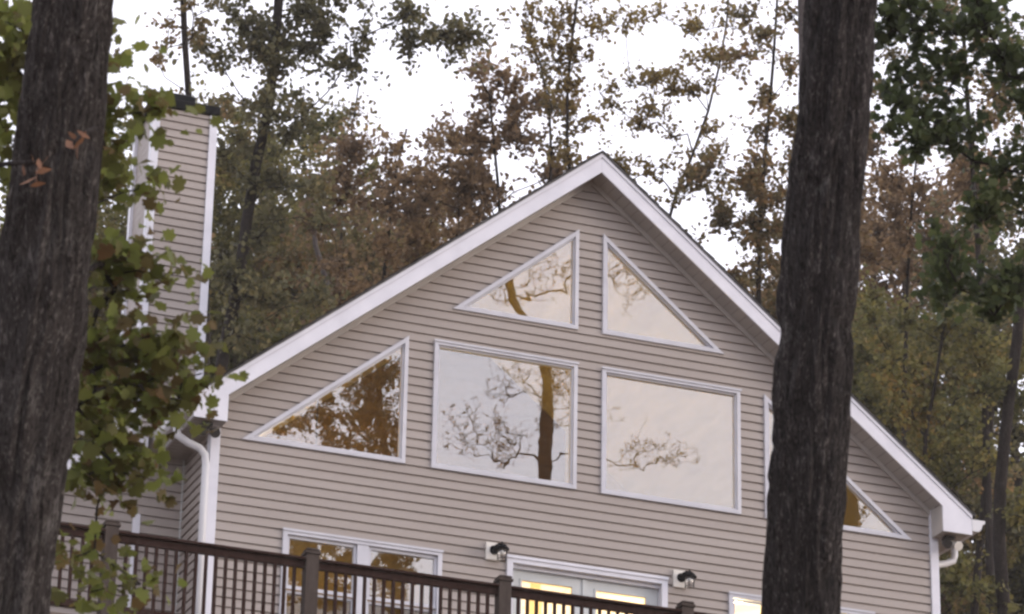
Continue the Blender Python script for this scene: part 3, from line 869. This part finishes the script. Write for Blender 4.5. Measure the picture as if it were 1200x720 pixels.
# --- two near trunks, modelled bark
def near_trunk(name, path, radii, mat, seed, label, rng, relief=.02):
    s = resample(np.column_stack([path, radii])[:, :3], .018)
    z = s[:, 2]; o = np.argsort([p[2] for p in path]); rr = np.interp(z, np.array([p[2] for p in path])[o], np.array(radii)[o])
    n = 150; th = 2 * np.pi * np.arange(n) / n
    c, sn = np.cos(th), np.sin(th)
    t = np.arange(len(s)) * .018
    TH = np.broadcast_to(th, (len(s), n)); T = t[:, None] + 0 * TH
    C, SN = np.cos(TH), np.sin(TH)
    warp = vnoise(np.stack([C * 2, SN * 2, T * 1.3], -1), seed + 5) - .5
    def rid(k, zf, sd):
        q = vnoise(np.stack([np.cos(TH + warp * .25) * k, np.sin(TH + warp * .25) * k, T * zf + warp], -1), sd)
        return 1 - np.abs(2 * q - 1)
    fur = np.clip((rid(5.5, 1.7, seed) - .45) / .4, 0, 1) * .65 + np.clip((rid(10, 4.2, seed + 1) - .5) / .4, 0, 1) * .35
    plates = vnoise(np.stack([C * 9, SN * 9, T * 9], -1), seed + 2)
    lump = vnoise(np.stack([C * 1.1, SN * 1.1, T * .9], -1), seed + 3) - .5
    lump2 = vnoise(np.stack([C * 2.4, SN * 2.4, T * 2.6], -1), seed + 4) - .5
    R = rr[:, None] * (1 + .13 * lump + .07 * lump2) - relief * fur * 1.5 + relief * .5 * plates + relief
    cen = s[:, :2] + .035 * np.stack([np.sin(t * .9 + seed), np.cos(t * .7 + seed)], 1)
    v = np.stack([cen[:, :1] + R * C, cen[:, 1:] + R * SN, np.broadcast_to(z[:, None], R.shape)], -1).reshape(-1, 3)
    i = np.arange(len(s) - 1)[:, None] * n; k = np.arange(n)[None]; k2 = (k + 1) % n
    f = np.stack([i + k, i + k2, i + n + k2, i + n + k], -1).reshape(-1, 4)
    root = empty(name, path[0], label, 'tree')
    link('trunk', np_mesh('trunk', v, [f]), mat, root, True)
    return root


rng = np.random.default_rng(11)
DL, DR = 17.0, 19.0
# left trunk
pts = [W(88, -420, DL), W(79, 0, DL), W(50, 330, DL), W(12, 720, DL)]
low = pts[-1] + (pts[-1] - pts[-2]) * 1.2; low = np.array([low[0], low[1], float(gz(low[0], low[1])) - .3])
path = [low, pts[3], pts[2], pts[1], pts[0], pts[0] + (pts[0] - pts[1]) * 2.2]
left_tree = near_trunk('oak_tree', path, [.30, .215, .212, .175, .16, .10], M['bark_left'], 21, 'big foreground tree at the left edge with grey furrowed bark and turning leaves beside it', rng, .026)
pts = [W(1012, -420, DR), W(984, 0, DR), W(962, 360, DR), W(939, 720, DR)]
low = pts[-1] + (pts[-1] - pts[-2]) * 1.6; low = np.array([low[0], low[1], float(gz(low[0], low[1])) - .3])
path2 = [low, pts[3], pts[2], pts[1], pts[0], pts[0] + (pts[0] - pts[1]) * 2.2]
right_tree = near_trunk('oak_tree', path2, [.30, .200, .190, .176, .165, .10], M['bark_right'], 57, 'big foreground tree right of the gable with dark fissured bark crossing the roof edge', rng, .026)


def add_crown(root, start, blobs, depth, dens, leaf, rng, n_leaf, spread, size, template, tip_r=.004, step=.22, upbias=.2, up=.6, bark='bark'):
    tg = blob_points(blobs, depth, rng, dens)
    nodes, par, tips, n0 = grow(np.array(start), tg, rng, step, .08, upbias)
    rad = np.linspace(.035, .018, len(start))
    link('branches', skeleton_mesh('branches', nodes, par, n0, rad, tip_r, 5, .42), M[bark], root, True)
    c = np.repeat(nodes[tips], n_leaf, 0); c = c + rng.normal(size=c.shape) * np.array([spread, spread, spread * .6])
    link('crown', leaves_mesh('crown', c, size, rng, template, sizevar=.5, up=up, fold=.28), L[leaf], root)


# foliage that hangs at the left trunk
bl = [(150, 130, 30, 30, .5), (120, 190, 38, 50, 1), (170, 208, 26, 18, .8), (115, 290, 36, 54, 1.2), (105, 110, 26, 50, .8), (100, 200, 30, 60, 1), (135, 330, 50, 44, 1.3), (205, 325, 22, 14, .7), (120, 400, 40, 50, 1.2),
      (185, 395, 45, 24, 1), (205, 445, 52, 32, 1.4), (130, 480, 66, 44, 1.8), (165, 545, 44, 40, 1.6), (150, 430, 70, 40, 1.2), (125, 540, 50, 40, 1.2), (100, 560, 36, 36, 1), (130, 690, 55, 34, 1.3), (95, 650, 24, 30, .6),
      (15, 30, 50, 70, 1.4), (8, 150, 40, 90, 1.7), (5, 280, 18, 40, .6), (105, 70, 26, 30, .7), (125, 150, 40, 40, .9), (190, 120, 18, 16, .5), (215, 430, 28, 26, .8)]
st = [W(40, 420, DL + .1), W(70, 380, DL + .3), W(95, 330, DL + .5), W(110, 240, DL + .7), W(118, 160, DL + .8)]
add_crown(left_tree, st, bl, DL + .9, 120, 'front', rng, 20, .11, .072, LEAF_LOBED)


def blob_tree(name, depth, base_px, trunk_px, r0, r1, blobs, dens, leaf, seed, label, cat='tree', ground=True, **kw):
    r_ = np.random.default_rng(seed)
    tp = [W(x, y, depth) for x, y in trunk_px]
    b = to_ground(tp[0] + (tp[0] - tp[min(1, len(tp) - 1)]) * .15) if ground else tp[0]
    return make_tree(name, [b] + tp, r0, r1, blob_points(blobs, depth, r_, dens * 2.2), r_, label, cat, leaf, **kw)


# dark green boughs from a nearer tree standing out of frame to the right
rg = np.random.default_rng(5)
DB = 25.0
tb = W(1330, 360, DB); tt = W(1360, -300, DB)
blobs = [(1060, 20, 60, 40, 1), (1120, 70, 70, 46, 1.2), (1180, 30, 60, 60, 1.2), (1075, 110, 46, 40, 1), (1140, 140, 50, 40, 1), (1060, 160, 28, 26, .8), (1100, 180, 26, 20, .5), (1190, 130, 40, 40, .8),
         (1120, 280, 40, 32, 1), (1170, 260, 44, 40, .9), (1190, 320, 40, 40, 1), (1130, 340, 36, 28, .9), (1195, 210, 26, 28, .8), (1040, 60, 30, 40, .8), (1100, 30, 60, 30, .8), (1160, 100, 50, 40, .8), (1150, 200, 40, 24, .5), (1250, 150, 70, 150, .4), (1260, 320, 60, 80, .4), (1180, 370, 30, 20, .6)]
make_tree('broadleaf_tree', [to_ground(tb), tb, tt], .24, .12, blob_points(blobs, DB, rg, 16), rg,
          'dark green leafy boughs reaching in at the upper right', 'tree', 'dark', n_leaf=91, spread=.36, size=.062, template=LEAF_LOBED, step=.3, tip_r=.005, upbias=.1, flat=.6)

# --- forest behind the house: the trees one can tell apart
FT_ = dict(n_leaf=170, spread=.55, size=.098)
blob_tree('tall_tree', 58, None, [(262, 440), (285, 330), (300, 210), (322, 110), (330, 0), (336, -150)], .17, .07,
          [(330, 30, 80, 60, 1.1), (300, 100, 60, 50, 1.0), (345, 130, 46, 60, .9), (395, 45, 46, 34, 1.0), (410, 75, 24, 16, .9), (290, 200, 54, 60, 1), (350, 230, 50, 60, 1.0), (280, 300, 50, 50, 1), (330, 330, 60, 60, 1), (260, 60, 34, 50, .35), (270, 380, 40, 40, .8), (300, -60, 110, 60, .6), (420, -10, 50, 26, .7), (480, 15, 40, 20, .3), (500, 45, 34, 22, .35), (535, 35, 26, 20, .3), (545, 50, 16, 10, .4)],
          1.25, 'greygreen', 101, 'tall grey green tree with a dark crooked trunk behind the chimney', **FT_)
blob_tree('slender_tree', 56, None, [(236, 400), (222, 200), (214, 90), (209, 0), (206, -120)], .075, .05,
          [(212, 20, 26, 30, .8), (206, 70, 22, 24, 1.2), (230, 30, 20, 24, .7), (240, 10, 20, 16, .8), (235, 130, 22, 12, .6), (262, 150, 26, 40, .7), (250, 260, 24, 60, .9)],
          1.3, 'greybrown', 102, 'slender half bare tree rising just above the chimney top', n_leaf=52, spread=.36, size=.09)
blob_tree('rust_tree', 62, None, [(450, 420), (455, 300), (470, 180), (480, 150)], .13, .02,
          [(440, 190, 46, 36, .6), (420, 250, 60, 50, 1.2), (490, 230, 60, 50, 1.2), (470, 170, 40, 26, .55), (400, 320, 60, 60, 1), (470, 320, 70, 60, 1.1), (395, 170, 26, 30, .25), (402, 215, 36, 30, .8)],
          1.2, 'rust', 103, 'rust brown tree rising above the left roof slope', **FT_)
blob_tree('rust_tree', 60, None, [(588, 330), (586, 220), (580, 150), (578, 110)], .12, .02,
          [(580, 115, 46, 30, 1.0), (560, 160, 60, 40, 1.2), (620, 150, 36, 40, .8), (525, 180, 42, 36, .9), (590, 215, 40, 36, .7), (535, 240, 60, 44, 1.2), (640, 140, 24, 26, .6), (500, 200, 30, 26, .6), (575, 95, 34, 18, .9), (610, 190, 46, 36, .9), (560, 205, 50, 40, 1), (640, 205, 36, 30, .8), (490, 260, 50, 40, 1)],
          1.25, 'rust', 104, 'round topped brown tree left of the roof peak', **FT_)
blob_tree('sapling', 57, None, [(668, 260), (668, 190), (672, 100), (674, 20), (676, -120)], .06, .02,
          [(660, 30, 38, 34, .7), (690, 40, 30, 30, .5), (670, 90, 30, 26, .7), (675, 150, 22, 30, .5), (645, 70, 16, 24, .5), (690, -20, 50, 30, .6), (676, 185, 26, 12, .6), (655, 60, 44, 30, .6), (690, 75, 34, 26, .6), (655, 120, 30, 30, .6), (640, 20, 30, 24, .5)],
          1.1, 'yellow', 105, 'thin straight sapling with sparse yellow leaves left of the roof peak', n_leaf=78, spread=.42, size=.085)
blob_tree('sapling', 58, None, [(640, 260), (644, 180), (640, 90), (622, 40), (614, 20)], .06, .02,
          [(622, 40, 16, 18, .8), (640, 85, 22, 20, .8), (646, 130, 18, 20, .8), (650, 175, 22, 16, .8)],
          1.3, 'greybrown', 106, 'leaning thin sapling with brown leaves beside the straight one', n_leaf=52, spread=.36, size=.09)
blob_tree('sparse_tree', 63, None, [(782, 300), (796, 230), (820, 150), (835, 90), (850, 20), (860, -80)], .085, .015,
          [(735, 80, 30, 30, .55), (770, 90, 36, 22, .6), (800, 100, 30, 20, .6), (740, 150, 26, 20, .55), (720, 200, 20, 26, .3), (800, 80, 46, 30, .5), (830, 40, 34, 34, .5), (770, 200, 20, 20, .6), (835, 185, 22, 36, .5), (850, 20, 40, 24, .6), (700, 20, 30, 24, .25), (740, 20, 40, 24, .35), (800, 230, 40, 22, .6), (765, 130, 36, 26, .6), (820, 110, 40, 30, .6), (745, 215, 24, 24, .5), (815, 150, 34, 30, .5), (780, 40, 40, 26, .35), (850, 75, 36, 30, .6), (720, 120, 26, 24, .5), (842, 235, 30, 26, .8)],
          1.05, 'yellow', 107, 'sparse branching tree with open sky showing through right of the roof peak', n_leaf=91, spread=.46, size=.085)
blob_tree('brown_tree', 62, None, [(890, 420), (888, 300), (895, 200), (905, 120), (912, 40), (916, -40)], .12, .02,
          [(900, 80, 46, 40, .8), (880, 150, 44, 36, .55), (910, 180, 46, 46, .8), (870, 230, 60, 40, 1.0), (920, 260, 50, 50, 1), (860, 280, 50, 34, 1), (900, 340, 50, 50, 1), (880, 30, 60, 30, .6), (930, 20, 50, 40, .5), (830, 215, 30, 26, .6), (850, 260, 44, 30, 1), (880, 210, 60, 40, .9), (920, 140, 40, 40, .8), (880, 330, 60, 44, 1)],
          1.2, 'greybrown', 108, 'brown tree with a leaning limb beside the right foreground trunk', **FT_)
blob_tree('tall_tree', 59, None, [(958, 420), (944, 200), (936, 60), (930, -60)], .10, .08,
          [(960, -30, 60, 30, .6), (1000, 180, 40, 40, .5), (915, -20, 50, 24, .6)],
          1.0, 'greybrown', 109, 'pale slim trunk half hidden behind the right foreground trunk', bark='bark_pale', n_leaf=60, spread=.4, size=.09)
blob_tree('rust_tree', 64, None, [(1062, 480), (1064, 330), (1070, 220), (1075, 180)], .13, .02,
          [(1050, 220, 50, 44, 1.1), (1110, 220, 60, 44, 1.1), (1170, 180, 44, 50, .9), (1030, 290, 40, 50, 1), (1090, 300, 60, 50, 1), (1180, 250, 44, 40, .9), (1040, 180, 30, 30, .8), (1110, 170, 40, 20, .5)],
          1.2, 'rust', 110, 'rust brown tree behind the dark green boughs at the right', **FT_)
blob_tree('tall_tree', 61, None, [(1150, 420), (1148, 300), (1140, 160), (1135, 40), (1132, -40)], .12, .03,
          [(1060, 30, 50, 40, .8), (1120, 20, 56, 40, .9), (1180, 50, 50, 46, .9), (1130, 110, 60, 40, .9), (1190, 130, 44, 44, .9), (1080, 110, 40, 36, .6), (1030, 80, 26, 40, .5)],
          1.2, 'greybrown', 117, 'brownish tree showing through the dark boughs at the upper right', **FT_)
blob_tree('olive_tree', 60, None, [(1090, 620), (1085, 520), (1098, 430), (1110, 350)], .12, .02,
          [(1050, 400, 50, 50, 1), (1120, 390, 60, 50, 1.1), (1090, 470, 60, 50, 1.2), (1040, 480, 36, 40, .9), (1160, 440, 50, 50, 1), (1120, 540, 60, 50, 1), (1060, 540, 50, 40, 1), (1180, 400, 40, 40, .9)],
          1.2, 'olive', 111, 'olive green tree directly above the right roof slope', **FT_)
blob_tree('olive_tree', 57, None, [(1178, 800), (1176, 640), (1184, 520), (1186, 430), (1190, 340)], .16, .09,
          [(1195, 470, 30, 30, .4), (1150, 490, 36, 30, .5), (1205, 610, 24, 30, .25), (1150, 690, 50, 36, .8), (1120, 700, 40, 40, .8), (1200, 700, 40, 40, .8), (1230, 400, 60, 60, .6)],
          1.1, 'olive', 112, 'dark trunked tree at the right edge beyond the gutter', **FT_)
blob_tree('olive_tree', 64, None, [(1140, 760), (1146, 640), (1150, 540), (1156, 450)], .13, .06,
          [(1130, 640, 34, 34, .4), (1175, 580, 24, 24, .25), (1110, 600, 40, 40, .8), (1160, 700, 50, 40, .8)],
          1.1, 'greybrown', 113, 'second dark trunk just left of the one at the right edge', **FT_)
blob_tree('slender_tree', 66, None, [(388, 430), (380, 330), (368, 290), (366, 240)], .09, .05,
          [(380, 380, 50, 40, 1), (350, 400, 44, 40, 1), (310, 400, 40, 40, .8), (420, 380, 40, 40, 1)],
          1.1, 'olive', 114, 'short pale trunked tree low behind the left roof slope', bark='bark_pale', **FT_)
blob_tree('slender_tree', 70, None, [(392, 260), (398, 170), (408, 110), (409, 100)], .05, .015,
          [(404, 130, 14, 26, .5), (390, 165, 20, 16, .6), (416, 120, 10, 14, .4)],
          1.0, 'greybrown', 115, 'thin bare top poking into the open sky left of the peak', n_leaf=3, spread=.25, size=.11)
blob_tree('tall_tree', 54, None, [(515, -330), (520, -200), (500, -60), (495, 0)], .06, .03,
          [(500, 40, 38, 26, .5), (530, 30, 34, 26, .5), (480, 15, 30, 20, .5), (545, 48, 20, 12, .5), (450, 5, 40, 14, .5), (505, 65, 24, 8, .5), (480, -60, 80, 50, .6)],
          1.2, 'yellow', 116, 'hanging yellow brown sprays at the top edge left of centre', ground=False, n_leaf=11, spread=.28, size=.12) if False else None

# --- the rest of the forest: a few kinds, copied
def copy_tree(o, loc, rz, sc, label, group):
    c = o.copy(); COL.objects.link(c); c.location = [float(v) for v in loc]; c.rotation_euler = (0, 0, rz); c.scale = (sc, sc, sc)
    c['label'] = label
    if group: c['group'] = group
    for ch_ in o.children:
        d = ch_.copy(); COL.objects.link(d); d.parent = c
    return c


def kind_tree(name, h, crown_z0, rad, dens, leaf, seed, label, loc, **kw):
    """an ordinary forest tree standing at loc"""
    r_ = np.random.default_rng(seed)
    base = np.array([loc[0], loc[1], float(gz(*loc)) - .3])
    tr = [base, base + (0.2, 0, h * .4), base + (.1 + r_.normal() * .4, r_.normal() * .4, h * .93)]
    tg = []
    for k in range(11):
        z = crown_z0 + (h - crown_z0) * (k + .5) / 11; f = math.sin(math.pi * min(1, .25 + .8 * (k + .5) / 11)) ** .7
        th = r_.uniform(0, 6.28); rr = rad * f * .55
        c = base + np.array([rr * math.cos(th), rr * math.sin(th), z])
        n = int(dens * 12)
        tg.append(c + unit(r_.normal(size=(n, 3))) * r_.uniform(0, 1, (n, 1)) ** .45 * np.array([rad * .62, rad * .62, rad * .45]))
    return make_tree(name, tr, .02 * h * .8, .04, np.vstack(tg), r_, label, 'tree', leaf, **kw)


KW = dict(n_leaf=230, spread=.75, size=.12, step=.8)
def spot(px, depth):
    p = W(px, 360, depth); return float(p[0]), float(p[1])


kinds = [kind_tree('forest_tree', 21, 4, 3.8, 2.2, 'rust', 201, 'rust brown forest tree in the back row left of the peak', spot(520, 74), **KW),
         kind_tree('forest_tree', 22, 7, 4.0, 2.2, 'olive', 202, 'olive forest tree in the back row behind the chimney', spot(300, 72), **KW),
         kind_tree('forest_tree', 19.5, 3, 3.8, 2.2, 'greybrown', 203, 'grey brown forest tree in the back row low behind the left roof slope', spot(420, 70), **KW),
         kind_tree('forest_tree', 21, 8, 3.6, 2.2, 'greygreen', 204, 'grey green forest tree in the back row at the right edge', spot(1170, 72), **KW)]
back = [(1, 240, 78, 1.0, 'olive back row tree left of the chimney'), (2, 365, 76, 1.05, 'grey brown back row tree between the chimney and the left roof slope'),
        (0, 460, 80, 1.1, 'rust brown back row tree above the middle of the left roof slope'), (2, 570, 78, 1.05, 'grey brown back row tree just left of the roof peak'),
        (0, 870, 78, 1.0, 'rust brown back row tree against the left side of the right foreground trunk'), (2, 940, 76, 1.0, 'grey brown back row tree hidden mostly by the right foreground trunk'),
        (0, 1040, 76, 1.08, 'rust brown back row tree right of the right foreground trunk'),
        (1, 1030, 70, .8, 'olive low tree right of the right foreground trunk above the roof'),
        (3, 330, 84, 1.1, 'grey green farther tree right of the chimney'), (1, 120, 74, 1.0, 'olive tree far left behind the hanging leaves'),
        (2, 30, 72, 1.0, 'grey brown tree at the left edge behind the left foreground trunk'),
        (0, 630, 92, 1.05, 'rust brown far tree hidden low behind the roof peak'), (3, 800, 92, .95, 'grey green far tree low behind the right roof slope')]
rk = np.random.default_rng(77)
for k, px, D, sc, lab in back:
    x, y = spot(px, D)
    copy_tree(kinds[k], (x, y, float(gz(x, y)) - .3), rk.uniform(0, 6.28), sc, lab, 'back row of the forest')

# --- trees on the viewer's side that show only as reflections in the glass
def Rf(px, py, out):
    """point out in front of the wall (y = -out) that is mirrored at (px, py)"""
    v = FWD + RIGHT * (px - 600) / FPX - UP * (py - 360) / FPX
    p = CAM + v * ((out - CAM[1]) / v[1]); return np.array([p[0], -p[1], p[2]])


def rblobs(bl, out, dens, r_):
    o = []
    for px, py, rx, ry, fac in bl:
        c = Rf(px, py, out); sc = (out + 40.0) / FPX; n = max(2, int(dens * fac * rx * ry * (rx + ry) / 2 * sc ** 3 * 4.2))
        o.append(c + unit(r_.normal(size=(n, 3))) * r_.uniform(0, 1, (n, 1)) ** .42 * np.array([rx, (rx + ry) / 2, ry]) * sc)
    return np.vstack(o)


r_ = np.random.default_rng(31)
tp = [Rf(x, y, 17) for x, y in ((640, 590), (644, 500), (650, 450), (640, 400), (606, 350), (596, 300), (590, 200))]
make_tree('bare_tree', [to_ground(tp[0])] + tp, .21, .08,
          np.vstack([rblobs([(560, 500, 44, 26, 1.6), (590, 525, 40, 30, 1.6), (540, 520, 26, 20, 1.4), (600, 455, 36, 28, 1.6), (655, 440, 26, 34, 2.4), (668, 490, 14, 34, 1.2), (648, 470, 24, 44, 2.5), (600, 340, 34, 26, 1.4), (645, 325, 34, 34, 1.6), (735, 320, 34, 30, 2.2), (750, 350, 30, 20, 1.2), (770, 525, 50, 16, 1.6), (740, 540, 40, 16, 1.4), (800, 535, 30, 14, 1.2), (715, 490, 14, 12, 1.2)], 17, 52, r_)]), r_,
          'nearly bare tree mirrored in the big left window', 'tree', 'greybrown', n_leaf=13, spread=.26, size=.022, step=.2, tip_r=.0036, upbias=.0, power=.5, jit=.14)
r_ = np.random.default_rng(32)
tp = [Rf(x, y, 20) for x, y in ((470, 700), (462, 560), (455, 450), (450, 380))]
make_tree('leafy_tree', [to_ground(tp[0])] + tp, .24, .06,
          rblobs([(450, 510, 40, 40, 1.6), (400, 530, 40, 34, 1.6), (440, 450, 34, 44, 1.3), (330, 510, 34, 20, 1), (370, 490, 34, 28, 1.2), (425, 480, 40, 40, 1.2), (380, 650, 50, 34, 2), (360, 690, 50, 30, 2), (465, 660, 26, 34, 2), (440, 690, 40, 24, 2), (340, 640, 30, 30, 1.6), (1000, 590, 14, 40, .8)], 20, 11, r_), r_,
          'leafy autumn tree mirrored in the lower left triangle window', 'tree', 'greybrown', n_leaf=117, spread=.38, size=.07)
r_ = np.random.default_rng(33)
tp = [Rf(x, y, 15) for x, y in ((992, 700), (990, 600), (984, 540), (980, 440))]
make_tree('slender_tree', [to_ground(tp[0])] + tp, .2, .12, rblobs([(975, 560, 20, 30, 1), (1000, 500, 20, 30, 1)], 15, 14, r_), r_,
          'slender tree mirrored in the lower right triangle window', 'tree', 'yellow', n_leaf=26, spread=.25, size=.06)

# dead leaves caught on a twig across the left trunk
tw = W(60, 205, DL - .35)
mb = MB(); mb.tube([W(-20, 196, DL - .3), W(10, 192, DL - .33), W(45, 190, DL - .36), W(60, 198, DL - .36)], [.014, .012, .009, .006], 6)
mb.tube([W(112, 150, DL - .1), W(98, 156, DL - .3), W(88, 166, DL - .37), W(84, 176, DL - .37)], [.012, .010, .008, .006], 6)
o = mb.build('twig', M['bark'], left_tree)
r_ = np.random.default_rng(8)
cs = np.array([W(x, y, DL - .36 + .03 * r_.normal()) for x, y in ((38, 186), (46, 192), (50, 200), (42, 206), (34, 212), (28, 200), (54, 186), (44, 216), (86, 160), (94, 166), (90, 176), (82, 170), (98, 158))])
link('dead_leaves', leaves_mesh('dead_leaves', cs, .085, r_, np.array([(0, -.6), (.12, -.3), (.2, 0), (.12, .35), (0, .6), (-.14, .3), (-.2, 0), (-.1, -.35)]), up=0), M['dead_leaf'], left_tree)
